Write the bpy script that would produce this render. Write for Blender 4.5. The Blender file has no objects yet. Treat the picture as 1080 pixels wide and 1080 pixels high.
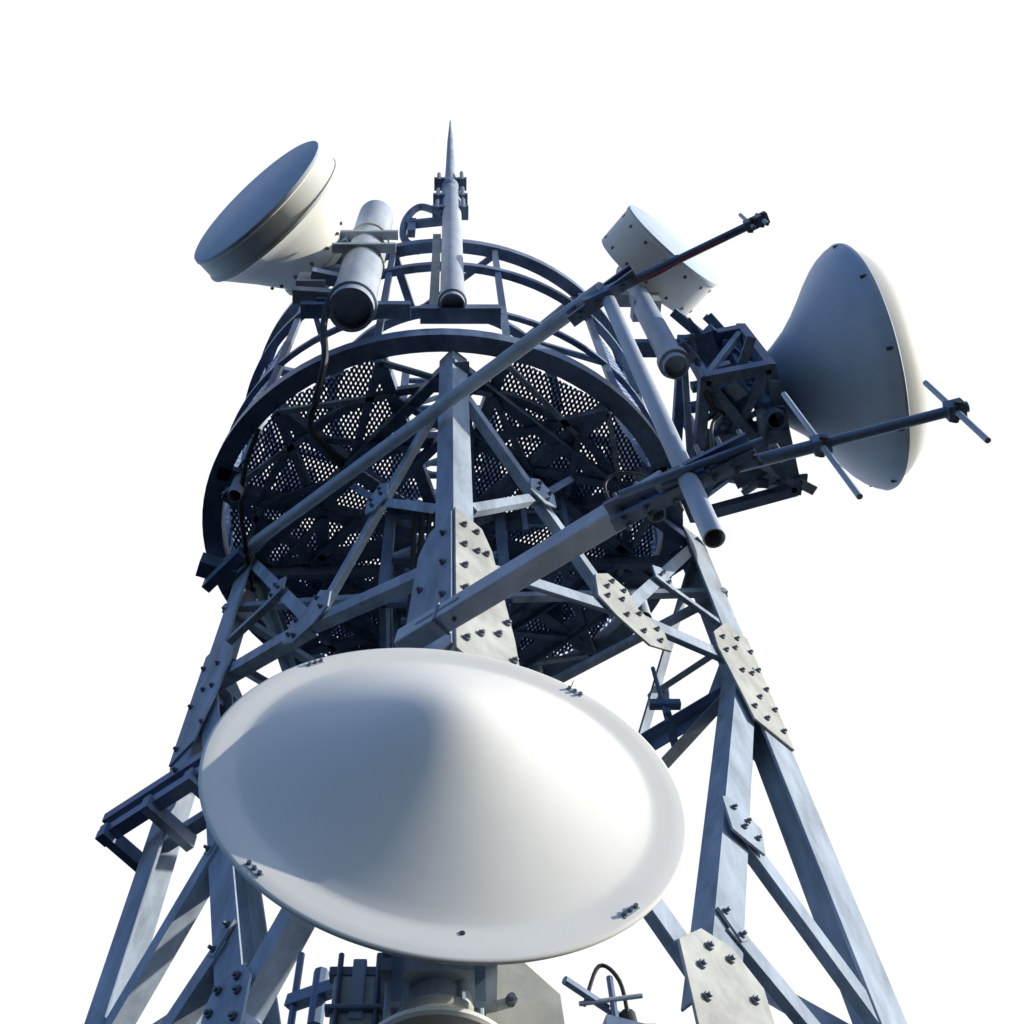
import bpy, math, random, bmesh
from mathutils import Vector as V, Matrix
random.seed(3)
scene=bpy.context.scene
col=scene.collection
# ---------------------------------------------------------------- materials
def mat(name,base,rough=0.5,metal=0.0,var=0.25,scale=6,dirt=None,bump=0.05,spec=0.5,streak=False):
    m=bpy.data.materials.new(name); m.use_nodes=True
    nt=m.node_tree; b=nt.nodes["Principled BSDF"]
    b.inputs["Specular IOR Level"].default_value=spec
    tc=nt.nodes.new("ShaderNodeTexCoord")
    n=nt.nodes.new("ShaderNodeTexNoise"); n.inputs["Scale"].default_value=scale
    n.inputs["Detail"].default_value=8; n.inputs["Roughness"].default_value=0.65
    if streak:
        mp=nt.nodes.new("ShaderNodeMapping");mp.inputs["Scale"].default_value=(1,1,.3)
        nt.links.new(tc.outputs["Object"],mp.inputs[0]);nt.links.new(mp.outputs[0],n.inputs["Vector"])
    else: nt.links.new(tc.outputs["Object"],n.inputs["Vector"])
    r=nt.nodes.new("ShaderNodeValToRGB")
    r.color_ramp.elements[0].position=0.3; r.color_ramp.elements[1].position=0.7
    lo=[c*(1-var) for c in base] if dirt is None else dirt
    hi=[min(1,c*(1+var*0.6)) for c in base] if dirt is None else base
    r.color_ramp.elements[0].color=(*lo,1); r.color_ramp.elements[1].color=(*hi,1)
    nt.links.new(n.outputs["Fac"],r.inputs["Fac"])
    nt.links.new(r.outputs["Color"],b.inputs["Base Color"])
    b.inputs["Metallic"].default_value=metal
    mr=nt.nodes.new("ShaderNodeMapRange"); mr.inputs["To Min"].default_value=rough-0.1; mr.inputs["To Max"].default_value=rough+0.12
    nt.links.new(n.outputs["Fac"],mr.inputs["Value"]); nt.links.new(mr.outputs["Result"],b.inputs["Roughness"])
    if bump:
        n2=nt.nodes.new("ShaderNodeTexNoise"); n2.inputs["Scale"].default_value=scale*7; n2.inputs["Detail"].default_value=4
        nt.links.new(tc.outputs["Object"],n2.inputs["Vector"])
        bp=nt.nodes.new("ShaderNodeBump"); bp.inputs["Strength"].default_value=bump; bp.inputs["Distance"].default_value=0.01
        nt.links.new(n2.outputs["Fac"],bp.inputs["Height"]); nt.links.new(bp.outputs["Normal"],b.inputs["Normal"])
    return m
STEEL=mat("galvanised_steel",(0.37,0.43,0.50),0.62,0.0,0.42,5,spec=.1,streak=True)
PLATE=mat("zinc_plate",(0.49,0.49,0.45),0.7,0.0,0.36,3,spec=.08)
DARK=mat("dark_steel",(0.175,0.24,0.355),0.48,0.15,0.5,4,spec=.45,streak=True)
BOLT=mat("bolt_steel",(0.14,0.16,0.19),0.45,0.6,0.2,20)
MESHM=mat("mesh_wire",(0.34,0.46,0.70),0.5,0.1,0.45,1.5)
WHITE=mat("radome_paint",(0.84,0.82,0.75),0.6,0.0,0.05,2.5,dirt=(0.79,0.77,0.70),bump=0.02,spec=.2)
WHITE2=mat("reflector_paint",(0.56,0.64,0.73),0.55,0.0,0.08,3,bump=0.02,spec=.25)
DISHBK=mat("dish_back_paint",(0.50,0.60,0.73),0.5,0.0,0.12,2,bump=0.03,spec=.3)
GREYP=mat("grey_paint",(0.46,0.51,0.57),0.5,0.1,0.25,5,spec=.3,streak=True)
BLACK=mat("black_rubber",(0.02,0.02,0.022),0.6,0.0,0.2,10)
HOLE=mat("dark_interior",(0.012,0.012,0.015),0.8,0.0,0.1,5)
RED=mat("red_cable",(0.25,0.05,0.04),0.6,0.0,0.2,10)
# ---------------------------------------------------------------- mesh builder
class MB:
    def __init__(s): s.v=[];s.f=[];s.mi=[];s.mats=[]
    def m(s,mt):
        if mt not in s.mats: s.mats.append(mt)
        return s.mats.index(mt)
    def loops(s,loops,mt,cap=True,closed=True):
        b=len(s.v);n=len(loops[0]);k=s.m(mt)
        for l in loops: s.v.extend([V(p) for p in l])
        for i in range(len(loops)-1):
            for j in range(n if closed else n-1):
                a=b+i*n+j;c=b+i*n+(j+1)%n
                s.f.append((a,c,c+n,a+n));s.mi.append(k)
        if cap:
            s.f.append(tuple(b+j for j in range(n))[::-1]);s.mi.append(k)
            e=b+(len(loops)-1)*n
            s.f.append(tuple(e+j for j in range(n)));s.mi.append(k)
    def prism(s,p0,p1,prof,a,b,mt):
        p0=V(p0);p1=V(p1)
        s.loops([[p+a*x+b*y for x,y in prof] for p in (p0,p1)],mt)
    def box(s,p0,p1,w,h,mt,up=(0,0,1)):
        d=(V(p1)-V(p0)).normalized();u=V(up)
        if abs(d.dot(u.normalized()))>0.95:u=V((0,1,0))
        a=d.cross(u).normalized();b=a.cross(d).normalized()
        s.prism(p0,p1,[(-w/2,-h/2),(w/2,-h/2),(w/2,h/2),(-w/2,h/2)],a,b,mt)
    def tube(s,p0,p1,r,mt,n=20,r1=None,hollow=False):
        p0=V(p0);p1=V(p1);d=(p1-p0).normalized()
        u=V((0,0,1)) if abs(d.z)<0.9 else V((0,1,0))
        a=d.cross(u).normalized();b=a.cross(d).normalized()
        r1=r if r1 is None else r1
        c=lambda p,rr:[p+a*math.cos(2*math.pi*i/n)*rr+b*math.sin(2*math.pi*i/n)*rr for i in range(n)]
        if hollow:
            ri=r*0.86;L=(p1-p0).length;dp=d*min(L*0.4,r*5)
            s.loops([c(p0+dp,ri),c(p0,ri),c(p0,r),c(p1,r1),c(p1,ri),c(p1-dp,ri)],mt,cap=False)
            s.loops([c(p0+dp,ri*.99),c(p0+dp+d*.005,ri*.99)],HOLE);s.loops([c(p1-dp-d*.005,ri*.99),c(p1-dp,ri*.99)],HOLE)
        else: s.loops([c(p0,r),c(p1,r1)],mt)
    def path(s,pts,r,mt,n=8):
        P=[V(p) for p in pts];Q=[P[0]*2-P[1]]+P+[P[-1]*2-P[-2]];o=[]
        for i in range(1,len(Q)-2):
            for k in range(6):
                t=k/6;a,b,c,d=Q[i-1:i+3]
                o.append(0.5*((2*b)+(c-a)*t+(2*a-5*b+4*c-d)*t*t+(3*b-a-3*c+d)*t**3))
        o.append(P[-1]);L=[]
        for i,p in enumerate(o):
            d=(o[min(i+1,len(o)-1)]-o[max(i-1,0)]).normalized()
            u=V((0.3,0.9,0.2)).normalized();a=d.cross(u).normalized();b=a.cross(d)
            L.append([p+a*math.cos(2*math.pi*j/n)*r+b*math.sin(2*math.pi*j/n)*r for j in range(n)])
        s.loops(L,mt)
    def lathe(s,c,ax,prof,mt,n=96):
        c=V(c);ax=V(ax).normalized();u=V((0,0,1)) if abs(ax.z)<0.9 else V((0,1,0))
        a=ax.cross(u).normalized();b=a.cross(ax)
        L=[[c+ax*h+(a*math.cos(2*math.pi*i/n)+b*math.sin(2*math.pi*i/n))*max(r,1e-4) for i in range(n)] for r,h in prof]
        s.loops(L,mt,cap=True)
    def plate(s,c,pts,a,b,nrm,th,mt):
        c=V(c);s.loops([[c+a*x+b*y for x,y in pts],[c+a*x+b*y+nrm*th for x,y in pts]],mt)
    def bolt(s,p,nrm,r=0.022,h=0.022,mt=None):
        s.tube(V(p),V(p)+nrm*h,r,mt or BOLT,n=6)
        s.tube(V(p)+nrm*h,V(p)+nrm*(h*1.8),r*.55,mt or BOLT,n=8)
    def done(s,name,parent=None,label=None,smooth=True,angle=35):
        me=bpy.data.meshes.new(name);me.from_pydata([tuple(p) for p in s.v],[],s.f)
        for m in s.mats:me.materials.append(m)
        me.polygons.foreach_set("material_index",s.mi)
        me.polygons.foreach_set("use_smooth",[smooth]*len(me.polygons));me.update()
        bm=bmesh.new();bm.from_mesh(me);bmesh.ops.recalc_face_normals(bm,faces=bm.faces);bm.to_mesh(me);bm.free()
        if smooth: me.set_sharp_from_angle(angle=math.radians(angle))
        o=bpy.data.objects.new(name,me);col.objects.link(o)
        if parent is not None:
            o.parent=parent
            if parent.type=='EMPTY': o.matrix_parent_inverse=Matrix.Translation(parent.location).inverted()
        if label:o["label"]=label
        return o
def thing(name,loc,label,category,group=None):
    e=bpy.data.objects.new(name,None);e.location=loc;e.empty_display_size=0.2;col.objects.link(e)
    e["label"]=label;e["category"]=category
    if group:e["group"]=group
    return e
Z=V((0,0,1))
def bevel(o,w=0.004):
    m=o.modifiers.new("bevel",'BEVEL');m.width=w;m.segments=2;m.limit_method='ANGLE'
# ---------------------------------------------------------------- tower
BZ=-1.6
N=V((0.02,3.5,0));L=V((-2.2,5.8,0));R=V((2.66,5.62,0));F=V((0.25,7.5,0))
tower=thing("lattice_tower",(0.1,5.6,BZ),"tall galvanised steel lattice tower with bolted plates and round platform","tower")
def at(P,z):return V((P.x,P.y,z))
def leg(P,A,B,z0,z1,w=0.24,t=0.024):
    m=MB();a=(A-P).normalized();b=(B-P).normalized()
    prof=[(0,0),(w,0),(w,t),(t,t),(t,w),(0,w)]
    m.prism(at(P,z0),at(P,z1),prof,a,b,STEEL)
    o=m.done("leg",tower,smooth=False);bevel(o,.006)
for P,A,B,w in((N,L,R,.185),(R,N,F,.30),(F,R,L,.24),(L,F,N,.25)):leg(P,A,B,BZ,10.55,w)
def brace(p0,p1,nin,w=0.13,t=0.012,mt=STEEL,off=0.012,flip=1,name="brace",parent=None):
    m=MB();p0=V(p0);p1=V(p1);d=(p1-p0).normalized();n=V(nin);n=(n-d*n.dot(d)).normalized();a=d.cross(n).normalized()*flip
    sh=n*off
    m.prism(p0+sh,p1+sh,[(-w/2,0),(w/2,0),(w/2,w*.9),(w/2-t,w*.9),(w/2-t,t),(-w/2,t)],a,n,mt)
    o=m.done(name,parent or tower,smooth=False);return o
C=(N+L+R+F)/4
def gusset(c,pts,fa,nout,bolts,th=0.018,name="gusset_plate",mt=PLATE,r=.025):
    m=MB();m.plate(V(c)+nout*0.004,pts,fa,Z,nout,th,mt)
    for x,y in bolts:m.bolt(V(c)+fa*x+Z*y+nout*(0.004+th),nout,r,0.02)
    o=m.done(name,tower,smooth=False);bevel(o,.003)
def face(A,B,lowk=1.0,front=True):
    fa=(B-A).normalized()
    nout=fa.cross(Z).normalized()
    if nout.dot(C-A)>0:nout=-nout
    P=lambda s,z:at(A+(B-A)*s,z)
    nin=-nout
    mid=P(.5,7.45);low=P(.5,3.85)
    k=.05
    brace(P(k,6.5),mid,nin,.11);brace(mid,P(1-k,10.3),nin,.11,off=.03)
    brace(P(k,9.7),mid,nin,.10,flip=-1,off=.03);brace(mid,P(1-k,8.15),nin,.13)
    brace(P(1-k,8.0),low,nin,.21,flip=-1,off=.03);brace(P(k,5.5),low,nin,.16)
    brace(low,P(k,1.2),nin,.15);brace(low,P(1-k,0.2),nin,.15,off=.03)
    d1=P(1-k,8.0).lerp(low,.6);d2=P(1-k,8.0).lerp(low,.85)
    brace(d1,P(.97,4.3),nin,.14);brace(d2,P(.97,3.4),nin,.13)
    brace(mid.lerp(P(1-k,10.3),.42),P(.96,8.7),nin,.07)
    jn=P(k,9.7).lerp(mid,.52)
    brace(jn,P(.06,7.35),nin,.08);brace(jn,P(.42,9.5),nin,.06,mt=DARK)
    gusset(jn,[(-.16,-.14),(-.02,-.22),(.12,-.12),(.12,.1),(-.04,.22),(-.14,.1)],fa,nout,[(-.08,-.04),(.02,-.12),(.05,.03),(-.05,.1)],r=.02,mt=STEEL)
    jm=mid.lerp(P(1-k,10.3),.42)
    gusset(jm,[(-.1,-.12),(.1,-.14),(.13,.05),(.02,.16),(-.1,.08)],fa,nout,[(-.03,-.03),(.06,-.06),(.03,.08)],r=.02,mt=STEEL)
    if front:
        up=[(0,-.85),(.50,-.95),(.46,-.35),(.32,.62),(.24,.85),(0,.9)]
        bl=[(.07,y) for y in(-.7,-.42,-.14,.14,.42,.7)]+[(.18,y) for y in(-.55,-.05,.45,.72)]+[(.34,-.75),(.43,-.6),(.32,-.42),(.40,-.22),(.28,.12),(.26,.5)]
    else:
        up=[(0,-.80),(.25,-.85),(.40,-.62),(.40,-.15),(.32,.60),(.22,.80),(0,.85)]
        bl=[(.07,y) for y in(-.6,-.2,.2,.6)]+[(.3,-.5),(.28,.1)]
    gusset(P(0,6.15),up,fa,nout,bl,mt=PLATE if front else STEEL)
    up2=[(0,-.88),(-.42,-.82),(-.5,-.3),(-.56,.05),(-.54,.3),(-.28,.70),(0,.70)] if front else [(0,-.85),(-.30,-.8),(-.42,-.3),(-.5,.05),(-.50,.3),(-.26,.68),(0,.68)]
    bl2=[(-.06,y) for y in(-.7,-.42,-.14,.14,.42)]+[(-.24,-.68),(-.36,-.62),(-.22,-.38),(-.33,-.1),(-.46,.08),(-.3,.26),(-.44,.3),(-.19,-.02),(-.2,.5)]
    gusset(P(1,7.95),up2,fa,nout,bl2 if front else bl2[::2],mt=PLATE if front else STEEL)
    if front: gusset(mid,[(-.32,-.14),(-.16,-.26),(.16,-.36),(.42,-.20),(.40,.04),(.14,.12),(.06,.34),(-.14,.38),(-.30,.20)],fa,nout,[(-.22,-.06),(-.12,.26),(-.2,.1),(.12,-.22),(.3,-.18),(.3,-.02),(-.04,-.15),(.12,.02),(0,.24),(-.05,.06)],r=.023)
    else: gusset(mid,[(-.26,-.12),(-.1,-.2),(.12,-.2),(.28,-.05),(.22,.2),(.05,.16),(-.12,.28),(-.26,.1)],fa,nout,[(-.18,-.05),(-.1,.17),(.12,-.12),(.2,-.02),(.14,.12)],r=.022,mt=STEEL)
    q=lowk
    gusset(low,[(-.3*q,-.45),(.3*q,-.45),(.3*q,.22*q),(.12,.38*q),(-.1,.38*q),(-.3*q,.2*q)],fa,nout,[(-.2*q,-.3),(-.2*q,-.1),(-.18*q,.1*q),(-.08,.27*q),(.2*q,-.3),(.2*q,-.08),(.18*q,.08*q),(.07,.27*q),(0,-.2)],mt=PLATE if front else STEEL)
    gusset(P(0,2.45),[(0,-.75),(.26,-.75),(.42,-.3),(.42,.2),(.30,.70),(0,.70)],fa,nout,[(.08,y) for y in(-.6,-.3,0,.3,.58)]+[(.3,.1),(.3,-.2),(.22,.45)])
    if front:
        gusset(d1,[(-.13,-.15),(.14,-.2),(.20,.06),(-.04,.2),(-.13,.15)],fa,nout,[(-.05,.09),(.0,-.05),(.11,-.08),(.06,.04)],r=.02,mt=STEEL)
    for w_ in((d2,) if front else (d1,d2)):
        m=MB()
        for x,y in((-.04,.06),(.05,-.05)):m.bolt(w_+fa*x+Z*y-nout*.02,nout,.02,.03)
        m.box(w_+fa*-.06+Z*.09-nout*.012,w_+fa*.07-Z*.08-nout*.012,.08,.02,STEEL,up=nout);m.done("brace_joint",tower,smooth=False)
face(N,R);face(N,L,.6,False);face(F,R,1,False);face(F,L,1,False)
for A,B in((N,R),(R,F),(F,L),(L,N)):
    nn=(C-(A+B)/2).normalized()
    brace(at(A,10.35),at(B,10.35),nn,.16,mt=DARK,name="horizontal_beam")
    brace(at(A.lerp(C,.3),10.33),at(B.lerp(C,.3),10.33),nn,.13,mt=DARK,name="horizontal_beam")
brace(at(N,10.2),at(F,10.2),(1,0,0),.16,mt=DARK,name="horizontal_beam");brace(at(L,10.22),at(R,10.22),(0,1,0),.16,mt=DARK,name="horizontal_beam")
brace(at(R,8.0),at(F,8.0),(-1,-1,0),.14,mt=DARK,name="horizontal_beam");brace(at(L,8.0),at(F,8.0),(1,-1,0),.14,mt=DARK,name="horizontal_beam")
fa=V((-.80,.60,0)).normalized();no=V((-fa.y,-abs(fa.x),0)).normalized()
m=MB();s0=V((-1.66,5.16,0))
for dz,o1 in((6.42,.04),(6.24,.04),(6.3,-.30)):
    m.box(at(s0,dz)+no*o1,at(s0+fa*(1.02 if o1>0 else .8),dz)+no*o1,.1,.08,DARK)
for s in(.1,.5,.92):
    m.box(at(s0+fa*s,6.2)+no*.12,at(s0+fa*s,6.2)-no*.36,.07,.12,DARK if s!=.5 else STEEL)
m.bolt(at(s0+fa*.3,6.42)+no*.09,no,.02,.02)
m.done("leg_bracket",tower,smooth=False)
# ---- platform (slightly oval)
KY=.87;PR=2.5;PC=V((-.08,3.38+PR*KY-.03,0))
def rd(a):return V((math.cos(a),KY*math.sin(a),0))
def ring(z,r,w,h,mt,name,parent,n=96):
    m=MB();Ls=[]
    pr=[(-w/2,-h/2),(w/2,-h/2),(w/2,h/2),(-w/2,h/2)]
    for i in range(n+1):
        d=rd(2*math.pi*i/n)
        Ls.append([PC+Z*(z+y)+d*(r+x) for x,y in pr])
    m.loops(Ls,mt,cap=False)
    return m.done(name,parent,angle=30)
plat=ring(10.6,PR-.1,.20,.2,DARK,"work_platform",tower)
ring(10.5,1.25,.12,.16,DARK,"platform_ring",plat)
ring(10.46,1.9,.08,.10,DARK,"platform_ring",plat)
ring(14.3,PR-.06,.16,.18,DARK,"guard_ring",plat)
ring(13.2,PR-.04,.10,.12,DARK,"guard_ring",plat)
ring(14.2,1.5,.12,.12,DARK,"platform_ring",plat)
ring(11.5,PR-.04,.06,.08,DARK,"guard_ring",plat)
def clip(p,d,poly):
    t0,t1=-1e9,1e9;n=len(poly)
    ar=sum(poly[i][0]*poly[(i+1)%n][1]-poly[(i+1)%n][0]*poly[i][1] for i in range(n));sg=1 if ar>0 else -1
    for i in range(n):
        a=poly[i];b=poly[(i+1)%n];e=((b[0]-a[0]),(b[1]-a[1]));nx,ny=-e[1]*sg,e[0]*sg
        num=nx*(p[0]-a[0])+ny*(p[1]-a[1]);den=nx*d[0]+ny*d[1]
        if abs(den)<1e-9:
            if num<0:return None
            continue
        t=-num/den
        if den>0:t0=max(t0,t)
        else:t1=min(t1,t)
    return (t0,t1) if t1-t0>0.01 else None
def wiremesh(o,a,b,poly,pitch,w,name,parent,rot=0):
    m=MB();o=V(o);n=a.cross(b).normalized()
    for ang in(math.radians(62+rot),math.radians(-62+rot)):
        d=(math.cos(ang),math.sin(ang));nr=(-d[1],d[0])
        ks=[(x*nr[0]+y*nr[1]) for x,y in poly]
        k=math.floor(min(ks)/pitch)*pitch
        while k<max(ks):
            p=(nr[0]*k,nr[1]*k);c=clip(p,d,poly)
            if c:
                q0=o+a*(p[0]+d[0]*c[0])+b*(p[1]+d[1]*c[0]);q1=o+a*(p[0]+d[0]*c[1])+b*(p[1]+d[1]*c[1])
                m.box(q0,q1,w,w*.5,MESHM,up=n)
            k+=pitch
    if m.f:m.done(name,parent,smooth=False)
ns=12
for i in range(ns):
    a=2*math.pi*(i+.5)/ns;a2=2*math.pi*(i+1.5)/ns
    d=rd(a);d2=rd(a2)
    m=MB();m.box(PC+Z*10.50+d*.3,PC+Z*10.50+d*(PR-.2),.12,.2,DARK);m.done("platform_spoke",plat,smooth=False)
    if i%2==0:
        m=MB();m.box(PC+Z*14.2+d*1.5,PC+Z*14.2+d*(PR-.1),.10,.12,DARK);m.box(PC+Z*14.2+d*1.5,PC+Z*14.2+d2*(PR-.1),.07,.07,DARK);m.done("platform_spoke",plat,smooth=False)
    m=MB();m.box(PC+Z*10.6+d*(PR-.05),PC+Z*14.3+d*(PR-.05),.07,.07,DARK);m.done("guard_post",plat,smooth=False)
    m=MB()
    m.box(PC+Z*10.42+d*1.3,PC+Z*10.42+d2*(PR-.2),.08,.1,DARK);m.box(PC+Z*10.40+d2*1.9,PC+Z*10.40+d*(PR-.2),.05,.06,STEEL);m.box(PC+Z*10.36+d2*1.25,PC+Z*10.36+d*1.9,.06,.06,DARK);m.done("platform_spoke",plat,smooth=False)
    q=[(d*.5),(d*(PR-.2)),(d2*(PR-.2)),(d2*.5)]
    if i not in(8,):
        wiremesh(PC+Z*10.66,V((1,0,0)),V((0,1,0)),[(p.x,p.y) for p in q],.042,.0225,"deck_mesh",plat,rot=(i*37)%23)
    mida=(a+a2)/2
    c0=PC+d*(PR-.05);c1=PC+d2*(PR-.05);e=(c1-c0);ln=e.length;e=e.normalized()
    if math.sin(mida)>-0.55:
        wiremesh(c0+Z*10.7,e,Z,[(0.03,0),(ln-.03,0),(ln-.03,2.45),(0.03,2.45)],.06,.022,"cage_mesh",plat)
    if math.sin(mida)>-.1:
        m=MB();m.box(c0+Z*10.7,c1+Z*13.1,.06,.05,DARK);m.box(c1+Z*10.72,c0+Z*13.1,.05,.05,DARK);m.done("cage_brace",plat,smooth=False)
for ang,z0,z1,r in((20,9.9,12.6,.09),(62,9.6,12.8,.08),(118,9.7,12.4,.08),(160,9.9,13.2,.09),(200,10.1,13.0,.07),(-20,9.7,12.9,.09)):
    d=rd(math.radians(ang));p=PC+d*(PR-.32)
    m=MB();m.tube(p+Z*z0,p+Z*z1,r,GREYP,20,hollow=True);m.box(p+Z*11.5,p+d*.3+Z*11.5,.12,.1,DARK);m.box(p+Z*10.55,p+d*.25+Z*10.55,.14,.1,DARK);m.done("pipe_stand",plat)
for (x,y,w,h,l) in((-1.3,6.3,.5,.7,.35),(1.1,6.5,.45,.6,.3),(-.8,7.0,.4,.8,.3),(1.2,5.1,.35,.5,.3),(-1.6,5.2,.3,.45,.3)):
    m=MB();m.box((x-w/2,y,10.7+h/2),(x+w/2,y,10.7+h/2),l,h,DARK);o=m.done("equipment_box",plat,smooth=False);bevel(o,.015)
for (x,y) in((-.6,5.2),(.5,5.2),(.5,6.4),(-.6,6.4)):
    m=MB();m.box((x,y,8.6),(x,y,14.6),.1,.1,DARK);m.done("mast_post",tower,smooth=False)
for z in(8.6,9.4,10.3,11.3,12.3,13.3,14.3):
    m=MB();c4=[(-.6,5.2),(.5,5.2),(.5,6.4),(-.6,6.4)]
    for i in range(4):
        a=c4[i];b=c4[(i+1)%4]
        m.box((*a,z),(*b,z),.06,.06,DARK)
        if z<14:m.box((*a,z),(*b,z+.95),.05,.05,STEEL)
    m.done("mast_brace",tower,smooth=False)
for A,(x,y) in((L,(-.6,5.2)),(L,(-.6,6.4)),(R,(.5,5.2)),(R,(.5,6.4)),(F,(.5,6.4)),(F,(-.6,6.4))):
    m=MB();m.box(at(A,9.5),(x,y,8.7),.07,.07,STEEL);m.done("mast_stay",tower,smooth=False)
m=MB()
for x in(.72,1.12):m.box((x,5.0,9.6),(x,5.0,12.5),.05,.03,DARK)
z=9.7
while z<12.4:m.tube((.72,5,z),(1.12,5,z),.014,DARK,8);z+=.3
m.done("ladder",tower,smooth=False)
m=MB()
for k,x in enumerate((-.35,-.28,-.21,-.14)):m.tube((x,5.12,3.5),(x,5.12,10.4),.025+.004*(k%2),BLACK,10)
for k in range(8):m.box((-.42,5.16,4+k*.85),(-.07,5.16,4+k*.85),.04,.05,DARK)
m.done("cable_run",tower)
# outrigger frame carrying the side dish
og=[V((2.36,3.62,0)),V((2.95,3.50,0)),V((3.36,4.75,0)),V((2.40,5.05,0))]
m=MB()
for z in(10.0,11.1):
    for i in range(4):m.box(at(og[i],z),at(og[(i+1)%4],z),.10,.12,DARK)
for i in range(4):
    m.box(at(og[i],9.95),at(og[i],11.2),.09,.09,DARK)
    m.box(at(og[i],10.0),at(og[(i+1)%4],11.1),.06,.06,STEEL)
m.box(at(og[0],10.02),at(og[2],10.02),.10,.08,DARK);m.box(at(og[1],10.04),at(og[3],10.04),.08,.08,DARK)
m.box(at(og[0].lerp(og[3],.45),10.05),at(og[1].lerp(og[2],.55),10.05),.14,.12,DARK)
m.box(at(og[0].lerp(og[3],.75),10.05),at(og[1].lerp(og[2],.7),10.5),.08,.12,DARK)
m.box(at(og[0].lerp(og[1],.4),10.3),at(og[3].lerp(og[2],.6),10.3),.12,.1,STEEL)
m.box(at(og[0].lerp(og[1],.7),10.9),at(og[3].lerp(og[2],.3),10.6),.1,.08,DARK)
for t in(.2,.35,.6,.85):
    p=at(og[0].lerp(og[3],t),10.55);q=at(og[1].lerp(og[2],t+.03),10.55);m.box(p,q,.07,.14,DARK)
    g=p.lerp(q,.3+.4*t);m.box(g-Z*.3,g+Z*.45,.12,.05,STEEL);g=p.lerp(q,.75-.3*t);m.tube(g-Z*.4,g+Z*.4,.035,GREYP,10)
for t in(.1,.3,.5,.68,.9):
    g=at(og[1].lerp(og[2],t),10.0);m.box(g-Z*.12,g+Z*1.1,.07,.05,DARK);g2=at(og[0].lerp(og[3],t),10.0);m.box(g2,at(og[1].lerp(og[2],min(1,t+.15)),11.0),.045,.045,DARK)
m.done("outrigger_frame",tower,smooth=False)
for k in range(18):
    s1=random.random();s2=random.random();p=og[0].lerp(og[1],s1).lerp(og[3].lerp(og[2],s1),s2);zz=9.95+random.random()*.5
    m=MB();p=at(p,zz);ang=random.random()*3.1;dv=V((math.cos(ang),math.sin(ang),random.uniform(-.4,.4)))
    if k%3==0:m.tube(p-dv*.22,p+dv*.22,.035,GREYP,10);m.box(p-Z*.08,p+Z*.3,.1,.08,DARK)
    elif k%3==1:m.box(p-dv*.3,p+dv*.3,.09,.03,STEEL);m.box(p-Z*.02,p+Z*.35,.05,.05,DARK)
    else:m.box(p-dv*.13,p+dv*.13,.2,.12,DARK);m.box(p,p+Z*.4,.04,.04,DARK)
    m.done("outrigger_clamp",tower,smooth=False)
m=MB()
for k in range(6):
    p=V((2.36+.08*k,3.35+.09*k,11.0+.1*math.sin(k)));m.box(p,p+V((.5-.04*k,.6,-.3)),.06,.09,STEEL if k%2 else DARK)
m.box((2.45,3.5,10.9),(2.85,4.4,10.6),.3,.05,DARK);m.box((2.3,3.4,11.4),(3.0,3.9,10.9),.09,.12,DARK)
m.done("outrigger_bracket",tower,smooth=False)
m=MB();m.box((2.7,4.2,10.2),(3.0,4.7,10.3),.4,.3,DARK);m.tube((2.9,3.9,9.9),(3.1,4.6,10.2),.05,DARK,12);m.tube((2.5,4.5,9.8),(2.5,4.5,11.2),.07,GREYP,16,hollow=True);m.box((2.4,4.5,10.1),(2.9,4.6,10.1),.12,.1,DARK);m.done("outrigger_bracket",tower,smooth=False)
m=MB()
m.path([(-1.20,3.15,11.0),(-1.22,3.3,10.6),(-1.18,3.5,10.2),(-1.25,3.8,9.95),(-1.33,4.1,10.0),(-1.2,4.4,10.2),(-1.0,4.8,10.4)],.036,BLACK);m.done("cable",tower)
m=MB()
m.path([(-1.9,4.3,10.45),(-2.05,4.7,10.3),(-2.1,5.2,10.2),(-2.0,5.9,10.0)],.025,BLACK);m.done("cable",tower)
m=MB();m.path([(2.4,3.5,10.9),(2.35,3.6,10.2),(2.4,3.8,9.9),(2.6,4.0,10.1),(2.9,4.1,10.8)],.025,BLACK);m.done("cable",tower)
# ---------------------------------------------------------------- front dish
dc=V((-.02,2.90,3.475));dn=V((.13,-.985,.045)).normalized();DR=.935
dish=thing("dish_antenna",(dc.x,dc.y+.25,2.4),"large white dish antenna with conical cover on the tower's leg","dish antenna")
m=MB();f=DR/.91
pr=[(0,.336),(.03,.335),(.06,.331),(.10,.322),(.15,.306),(.2,.287),(.27,.257),(.35,.220),(.5,.151),(.62,.096),(.72,.053),(.765,.036),(.78,.0325),(.80,.0315),(.85,.030),(.896,.0285),(.906,.026),(.91,.021),(.91,.014),(.905,.008),(.86,.004)]
m.lathe(dc,dn,[(a*f,b*f) for a,b in pr],WHITE,200);m.done("radome",dish,angle=60)
m=MB();m.lathe(dc,dn,[(.90,.0),(.90,-.02),(.86,-.04),(.7,-.13),(.5,-.20),(.3,-.25),(.16,-.29),(.16,-.34),(.0,-.34)],WHITE2,120);m.done("reflector",dish)
da=dn.cross(Z).normalized();db=da.cross(dn).normalized()
for ang in(50,130,226,316):
    a=math.radians(ang);u=da*math.cos(a)+db*math.sin(a);tt=-da*math.sin(a)+db*math.cos(a)
    m=MB()
    p=dc+u*.898+dn*.029
    m.box(p-tt*.04,p+tt*.04,.024,.008,STEEL,up=dn)
    for k in(-.03,.0,.03):
        p=dc+u*.898+tt*k+dn*.031;m.tube(p,p+dn*.014,.008,BOLT,8)
    m.done("rim_clip",dish)
m=MB();p=dc-db*.82+da*-.05+dn*.031;m.tube(p,p+dn*.005,.009,BLACK,10);m.done("drain_plug",dish)
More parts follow.
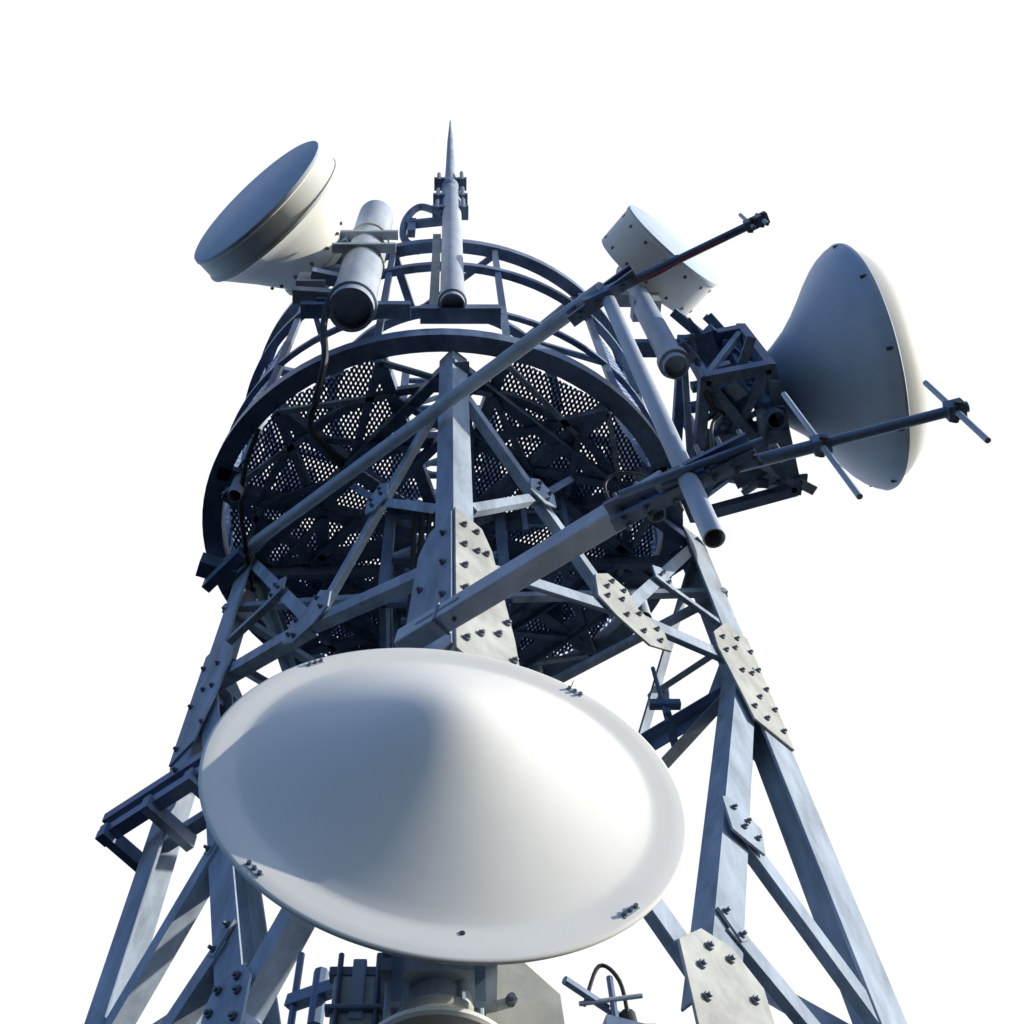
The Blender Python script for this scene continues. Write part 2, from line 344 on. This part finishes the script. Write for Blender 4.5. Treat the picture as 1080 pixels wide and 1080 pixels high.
px,py=-.04,3.27
m=MB();m.tube((px,py,2.30),(px,py,4.2),.12,GREYP,32,hollow=True);m.done("mount_pipe",dish)
m=MB();m.lathe((px,py,2.62),(0,0,1),[(.115,0),(.155,0),(.16,.01),(.16,.03),(.155,.04),(.115,.04)],PLATE,48)
for x in(-.17,-.11,.08,.14):m.tube((px+x,py-.1,2.4),(px+x,py-.1,2.78),.012,STEEL,8)
m.lathe((px,py,2.50),(0,0,1),[(.1,0),(.25,0),(.26,.01),(.26,.025),(.1,.03)],WHITE,48);m.done("pipe_collar",dish)
m=MB()
for z in(2.78,2.95,3.75):
    m.box((px-.2,py-.02,z),(px+.2,py-.02,z),.28,.05,STEEL)
m.box((px-.18,py,2.95),(px-.12,3.62,2.95),.06,.06,DARK);m.box((px+.18,py,2.95),(px+.14,3.62,2.95),.06,.06,DARK)
m.box((px,py,2.75),(px,py,3.85),.16,.16,DARK)
for x in(-.14,.14):m.box((px+x,py-.15,2.62),(px+x,py-.15,2.86),.035,.03,DARK)
m.done("mount_bracket",dish)
m=MB();m.box((-.42,3.42,2.82),(-.2,3.42,2.82),.16,.22,PLATE);m.box((-.44,3.36,2.95),(-.05,3.36,2.95),.05,.04,DARK);m.box((-.33,3.38,2.74),(-.33,3.38,3.0),.05,.10,STEEL)
m.tube((-.40,3.33,2.70),(-.40,3.33,3.02),.012,BOLT,8);m.tube((-.26,3.33,2.70),(-.26,3.33,3.02),.012,BOLT,8);m.box((-.44,3.34,2.78),(-.2,3.34,2.78),.05,.02,DARK);o=m.done("leg_clamp",dish,smooth=False);bevel(o,.006)
m=MB();xa=V((1,.12,0)).normalized();nn=V((0.12,-1,0)).normalized();oo_=V((.12,3.33,2.35))
m.plate(oo_,[(0,0),(.29,0),(.27,.5),(.12,.66),(0,.66)],xa,Z,nn,.02,PLATE)
for x,y in((.18,.3),(.09,.45),(.09,.2)):m.bolt(oo_+xa*x+Z*y+nn*.02,nn,.022,.02)
m.box((.2,3.36,2.7),(.2,3.6,2.7),.1,.2,DARK);o=m.done("leg_clamp",dish,smooth=False)
m=MB()
m.box((-.62,3.66,3.08),(-.3,3.42,3.0),.05,.05,DARK);m.tube((-.60,3.64,2.95),(-.60,3.64,3.3),.015,DARK,8);m.tube((-.5,3.57,2.9),(-.5,3.57,3.15),.03,DARK,8)
m.done("cable_bracket",tower)
m=MB()
m.tube((.46,3.74,3.26),(.84,4.02,3.20),.018,DARK,8);m.tube((.66,3.84,3.0),(.66,3.84,3.36),.014,DARK,8);m.tube((.72,3.92,3.12),(1.02,3.8,3.08),.016,DARK,8)
m.box((.60,3.86,3.10),(.78,3.9,3.08),.13,.09,DARK);m.tube((.72,3.84,3.02),(.72,3.9,3.22),.035,BLACK,12);m.tube((.52,3.83,3.22),(.78,3.83,3.26),.010,GREYP,8)
m.box((.66,3.87,3.0),(.82,3.9,2.98),.10,.05,STEEL);m.box((.8,3.88,2.98),(.8,3.9,3.16),.05,.05,DARK)
m.done("cable_bracket",tower)
m=MB();m.path([(.54,3.84,3.22),(.62,3.82,3.40),(.70,3.84,3.34),(.72,3.88,3.15)],.009,BLACK);m.done("cable",tower)
m=MB();q=at(R.lerp(F,.30),7.9);m.box(q,q+V((-.1,-.35,0)),.07,.07,DARK);q2=q+V((-.1,-.3,0));m.tube(q2-Z*.1,q2+Z*.7,.02,DARK,8);m.box(q2+V((-.12,0,.15)),q2+V((.15,0,.15)),.07,.07,DARK);m.done("aerial_clamp",tower)
# ---------------------------------------------------------------- drum antenna on the thick pole
c=V((-2.2,2.58,13.0));n=V((-.62,-.77,-.15)).normalized()
drum=thing("drum_antenna",(-.97,3.2,10.8),"large white drum antenna with flat cover on a thick pole","drum antenna")
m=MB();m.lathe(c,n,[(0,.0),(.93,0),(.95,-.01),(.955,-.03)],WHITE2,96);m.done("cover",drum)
m=MB();m.lathe(c,n,[(.955,-.03),(.96,-.05),(.95,-.06),(.955,-.27),(.97,-.28),(.97,-.31),(.94,-.32),(.84,-.44),(.66,-.66),(.50,-.88),(.42,-.98),(.46,-.99),(.46,-1.04),(.0,-1.05)],WHITE,96)
a=n.cross(Z).normalized();b=a.cross(n)
for k in range(14):
    an=2*math.pi*k/14;u=a*math.cos(an)+b*math.sin(an);p=c+u*.545-n*.82;m.tube(p,p+(u-n*.8).normalized()*.03,.02,BOLT,6)
m.done("shroud",drum)
t=c-n*1.03
m=MB()
m.box(t,V((-1.1,3.15,13.1)),.34,.34,DARK);m.box(t+Z*.25,V((-.95,3.2,13.5)),.1,.1,DARK);m.box(t-Z*.25,V((-.95,3.2,12.4)),.1,.1,DARK)
m.box((-.97,3.2,12.3),(-.97,3.2,13.7),.1,.1,DARK)
for z in(12.45,13.1,13.55):m.lathe((-.97,3.2,z),(0,0,1),[(.1,0),(.245,0),(.245,.05),(.1,.05)],PLATE,24)
m.box((-1.3,3.0,13.12),(-.6,3.0,13.12),.1,.08,STEEL);m.box((-1.3,3.0,12.5),(-.6,3.0,12.5),.1,.08,STEEL)
m.done("mount_bracket",drum)
m=MB();m.box((-1.45,3.25,11.6),(-1.45,3.25,11.95),.3,.25,PLATE);m.box((-1.45,3.1,11.75),(-.97,3.2,11.75),.12,.15,DARK);m.done("radio_box",drum,smooth=False)
m=MB();m.box((-1.6,3.2,11.35),(-.9,3.25,11.35),.14,.15,PLATE);m.box((-1.5,3.3,11.15),(-.4,3.3,11.15),.15,.12,DARK);m.box((-1.3,3.25,11.2),(-1.3,3.25,11.4),.1,.1,DARK);m.done("pole_bracket",drum,smooth=False)
m=MB();m.tube((-.97,3.2,10.8),(-.97,3.2,15.0),.225,GREYP,36,hollow=True)
m.lathe((-.97,3.2,10.95),(0,0,1),[(.2,0),(.25,.0),(.25,.1),(.2,.1)],GREYP,36);m.done("pole",drum)
rod=thing("lightning_rod",(0.02,3.2,10.95),"slender lightning rod clamped on top of a grey steel pipe","lightning rod")
m=MB();m.tube((.02,3.2,10.95),(.02,3.2,16.5),.125,GREYP,32,hollow=True)
m.lathe((.02,3.2,11.05),(0,0,1),[(.12,0),(.145,0),(.145,.08),(.12,.08)],GREYP,32);m.done("pole",rod)
m=MB();m.lathe((0,3.2,16.4),(0,0,1),[(0,0),(.1,0),(.13,.2),(.09,.5),(.12,.55),(.12,.7),(.09,.9),(.075,2.2),(.055,5.0),(.014,7.6),(0,7.62)],STEEL,20);m.done("spike",rod)
for z in(15.3,16.1,17.3):
    m=MB();m.box((-.24,3.2,z),(.24,3.2,z),.18,.12,DARK);m.tube((.17,3.13,z-.1),(.17,3.13,z+.5),.03,DARK,8);m.tube((-.17,3.13,z-.1),(-.17,3.13,z+.4),.03,DARK,8);m.done("clamp",rod)
m=MB();m.path([(-.1,3.2,15.2),(-.4,3.15,15.4),(-.58,3.25,15.1),(-.60,3.4,14.7),(-.4,3.5,14.4)],.05,DARK);m.done("hoop",rod)
m=MB();m.box((-.6,3.3,15.0),(-.1,3.25,15.0),.1,.12,DARK);m.box((-.5,3.3,14.5),(-.5,3.3,15.2),.1,.1,DARK);m.done("clamp",rod,smooth=False)
m=MB();m.box((-.17,3.34,11.1),(-.17,3.34,14.6),.1,.03,PLATE);m.box((-.3,3.3,11.0),(.5,3.3,11.0),.16,.14,DARK);m.done("mounting_plate",rod,smooth=False)
# ---------------------------------------------------------------- small drum antenna
d2=thing("drum_antenna",(2.12,3.56,10.15),"small white drum antenna ringed with rivets on a short pipe","drum antenna")
c=V((2.60,3.12,13.2));n=V((.60,-.78,-.06)).normalized()
m=MB();m.lathe(c,n,[(0,0),(.66,0),(.68,-.005),(.685,-.02)],WHITE2,72);m.done("cover",d2)
m=MB();m.lathe(c,n,[(.685,-.02),(.685,-.05),(.675,-.055),(.675,-.50),(.665,-.51),(.2,-.52),(.18,-.6),(0,-.6)],WHITE,72)
a=n.cross(Z).normalized();b=a.cross(n)
for k in range(14):
    an=2*math.pi*k/14;u=a*math.cos(an)+b*math.sin(an)
    for h in(-.12,-.43):m.tube(c+u*.672+n*h,c+u*.684+n*h,.020,BOLT,8)
m.done("shroud",d2)
m=MB();m.tube((2.12,3.56,10.15),(2.12,3.56,13.6),.12,GREYP,28,hollow=True);m.lathe((2.12,3.56,10.25),(0,0,1),[(.1,0),(.15,0),(.15,.12),(.1,.12)],GREYP,28);m.done("pole",d2)
m=MB();m.box(c-n*.6,V((2.12,3.56,13.0)),.16,.16,DARK);m.done("mount_bracket",d2)
m=MB();m.box((1.85,3.6,12.6),(2.35,3.6,12.6),.14,.2,PLATE);m.box((2.0,3.6,12.2),(2.3,3.6,12.2),.24,.2,PLATE);m.box((2.12,3.55,12.0),(2.12,3.55,12.7),.1,.1,DARK);m.done("pole_clamp",d2,smooth=False)
m=MB();m.box((1.8,3.72,11.2),(2.5,3.72,11.2),.16,.12,DARK);m.done("pole_clamp",d2,smooth=False)
# ---------------------------------------------------------------- side dish
c=V((4.18,3.86,11.0));n=V((.965,-.24,.02)).normalized()
sd=thing("dish_antenna",(3.05,3.95,9.8),"big grey dish antenna seen from its flared back","dish antenna")
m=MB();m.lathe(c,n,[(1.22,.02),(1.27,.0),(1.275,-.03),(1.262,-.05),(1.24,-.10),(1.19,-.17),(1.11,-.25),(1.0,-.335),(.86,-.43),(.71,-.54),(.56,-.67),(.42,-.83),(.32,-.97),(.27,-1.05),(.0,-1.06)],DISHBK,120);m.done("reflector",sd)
m=MB();m.lathe(c,n,[(1.215,.022),(1.17,.12),(1.05,.25),(.85,.35),(.5,.42),(0,.45)],WHITE,120);m.done("radome",sd)
a=n.cross(Z).normalized();b=a.cross(n)
for k in range(10):
    an=2*math.pi*(k+.3)/10;u=a*math.cos(an)+b*math.sin(an);m=MB();m.tube(c+u*1.25-n*.10,c+u*1.25-n*.04,.018,BOLT,8);m.done("rim_clip",sd)
hub=c-n*1.05
m=MB();m.tube((3.02,3.95,9.8),(3.02,3.95,12.0),.09,DARK,24,hollow=True)
m.box(V((2.95,3.98,11.0)),hub+n*.05,.34,.34,DARK)
for dz in(-.42,.42):m.box(V((2.85,3.9,11.0+dz)),V((3.2,4.05,11.0+dz)),.16,.1,DARK);m.box(V((3.05,4.0,11.0+dz)),hub+n*.36+Z*dz*.9,.06,.06,DARK)
m.box((2.9,3.7,11.5),hub+n*.35+Z*.35,.12,.1,DARK);m.box((2.75,3.6,11.9),hub+n*.2+Z*.2,.07,.07,DARK)
m.tube((3.0,3.85,10.6),c-n*.25-a*1.0,.03,DARK,10);m.box((2.6,3.5,11.1),(3.1,3.95,11.3),.12,.12,DARK);m.box((2.7,3.5,11.6),(3.2,4.0,11.3),.1,.12,DARK)
m.done("mount_bracket",sd)
# ---------------------------------------------------------------- mounting frame : two arms + vertical pipe
PX,PY=1.12,2.26
mf=thing("mounting_frame",(PX,PY,4.27),"long grey steel pipe held by two straight support arms","antenna mount")
m=MB();m.tube((PX,PY,4.27),(PX,PY,8.15),.048,GREYP,28,hollow=True);m.done("vertical_pipe",mf)
m=MB();m.tube((-2.42,5.88,10.45),(1.08,2.20,7.95),.058,GREYP,24);m.done("support_arm",mf)
m=MB();m.box((-.27,3.54,5.42),(1.05,2.34,4.98),.125,.125,GREYP,up=(0,0,1))
dd=(V((1.05,2.34,4.98))-V((-.27,3.54,5.42)));o=m.done("support_arm",mf,smooth=False);bevel(o,.01)
m=MB();j=V((-.27,3.54,5.42))+dd*.17;m.box(j,j+dd*.012,.136,.136,DARK);m.box(j-dd*.08,j+dd*.10,.131,.02,DARK);m.bolt(j+dd*.05+V((0,0,-.066)),-Z,.014,.012);m.done("arm_joint",mf,smooth=False)
m=MB()
m.box((-2.6,5.75,10.3),(-2.05,5.95,10.3),.18,.2,DARK);m.box((-2.5,5.9,10.1),(-2.1,5.5,10.1),.1,.16,DARK);m.done("arm_clamp",mf,smooth=False)
m=MB()
for dz in(-.07,.07):
    m.box((.86,2.42,7.95+dz),(1.3,2.08,7.95+dz),.09,.03,DARK)
m.box((.95,2.28,7.9),(1.28,2.12,7.9),.05,.12,DARK)
for p in((.92,2.36),(1.03,2.27),(1.2,2.16)):m.tube((*p,7.8),(*p,8.1),.016,BOLT,8)
m.done("arm_clamp",mf,smooth=False)
m=MB()
for dz in(-.09,0,.09):m.box((.78,2.5,4.95+dz),(1.42,2.12,4.93+dz),.07 if dz else .16,.03,DARK)
for p in((.82,2.46),(.92,2.40),(1.06,2.36),(1.2,2.2),(1.3,2.16),(1.4,2.12)):
    m.tube((*p,4.8),(*p,5.12),.012,BOLT,8);m.tube((p[0]+.03,p[1]+.03,4.8),(p[0]+.03,p[1]+.03,5.1),.012,BOLT,8)
m.tube((.8,2.34,4.86),(1.45,2.06,4.86),.02,DARK,10)
m.done("arm_clamp",mf,smooth=False)
m=MB();m.path([(.8,2.5,5.05),(.78,2.45,5.2),(.85,2.42,5.28),(.98,2.40,5.2),(1.05,2.4,5.0)],.008,BLACK);m.done("cable",mf)
m=MB();m.path([(1.25,2.2,4.95),(1.3,2.15,5.25),(1.35,2.1,5.3)],.01,BLACK);m.done("cable",mf)
def yagi(loc,p0,p1,els,label,r=.026):
    y=thing("yagi_antenna",loc,label,"yagi antenna","dark yagi antennas on the mounting frame")
    p0=V(p0);p1=V(p1);m=MB();m.tube(p0,p1,r,DARK,16);m.tube(p0.lerp(p1,.1),p0.lerp(p1,.55),r*1.25,DARK,16);m.done("boom",y)
    for t,zl,zh in els:
        p=p0.lerp(p1,t);m=MB();m.tube(p-Z*zl,p+Z*zh,.014,GREYP,12);m.done("element",y)
        d=(p1-p0).normalized();m=MB();m.box(p-d*.04,p+d*.04,.075,.075,DARK);m.tube(p+V((0,-.05,-.02)),p+V((0,.05,-.02)),.02,BLACK,8);m.done("element_clamp",y)
    return y,p0,p1
yagi((PX,PY,4.9),(1.0,2.30,4.88),(2.37,1.90,4.88),[(.53,.56,.66),(.96,.36,.36)],"yagi antenna with dark boom and two long rods")
y,p0,p1=yagi((PX,PY,7.95),(.95,2.34,8.0),(2.17,1.72,8.0),[(.94,.1,.32),(1.0,.15,.15)],"yagi antenna with dark boom and short rods",r=.03)
m=MB();m.path([p0.lerp(p1,.2)-Z*.03,p0.lerp(p1,.4)-Z*.09,p0.lerp(p1,.6)-Z*.04,p0.lerp(p1,.8)-Z*.05],.012,RED);m.done("cable",y)
# ---------------------------------------------------------------- bright backdrop sky
s=math.radians(63.435);Fw=V((0.05,math.cos(s),math.sin(s))).normalized()
m=MB();prof=[];Rd=300
em=bpy.data.materials.new("bright_sky");em.use_nodes=True;nt=em.node_tree;nt.nodes.clear()
e=nt.nodes.new("ShaderNodeEmission");e.inputs[0].default_value=(1,1,1,1);e.inputs[1].default_value=1.05;oo=nt.nodes.new("ShaderNodeOutputMaterial");nt.links.new(e.outputs[0],oo.inputs[0])
for k in range(0,13):
    a=math.radians(42*k/12);prof.append((Rd*math.sin(a),Rd*math.cos(a)))
u=Fw.cross(Z).normalized();w=u.cross(Fw)
m.loops([[Fw*h+(u*math.cos(2*math.pi*i/48)+w*math.sin(2*math.pi*i/48))*max(r,.01) for i in range(48)] for r,h in prof],em,cap=False)
o=m.done("sky");o["kind"]="structure"
# ---------------------------------------------------------------- light
SD=V((.88,-.165,.37)).normalized()
sl=bpy.data.lights.new("sun",'SUN');sl.energy=5.0;sl.angle=math.radians(.5);sl.color=(1,.95,.84)
so=bpy.data.objects.new("sun",sl);col.objects.link(so);so.rotation_euler=SD.to_track_quat('Z','Y').to_euler()
wd=bpy.data.worlds.new("World");scene.world=wd;wd.use_nodes=True;nt=wd.node_tree
sk=nt.nodes.new("ShaderNodeTexSky");sk.sky_type='NISHITA';sk.sun_disc=False
sk.sun_elevation=math.asin(SD.z);sk.sun_rotation=math.atan2(SD.x,SD.y)
mx=nt.nodes.new("ShaderNodeMix");mx.data_type='RGBA';mx.blend_type='MULTIPLY';mx.inputs[0].default_value=1
mx.inputs[7].default_value=(.72,.96,1.46,1)
bg=nt.nodes["Background"];bg.inputs[1].default_value=.13
nt.links.new(sk.outputs[0],mx.inputs[6]);nt.links.new(mx.outputs[2],bg.inputs[0])
# ---------------------------------------------------------------- camera
cd=bpy.data.cameras.new("camera");cd.sensor_width=36;cd.lens=36*1200/1080;cd.shift_x=65/1080;cd.clip_end=1000
co=bpy.data.objects.new("camera",cd);col.objects.link(co);co.location=(0,0,0)
co.rotation_euler=(math.radians(90)+s,0,0);scene.camera=co
scene.view_settings.view_transform='Standard';scene.view_settings.look='None';scene.view_settings.exposure=0
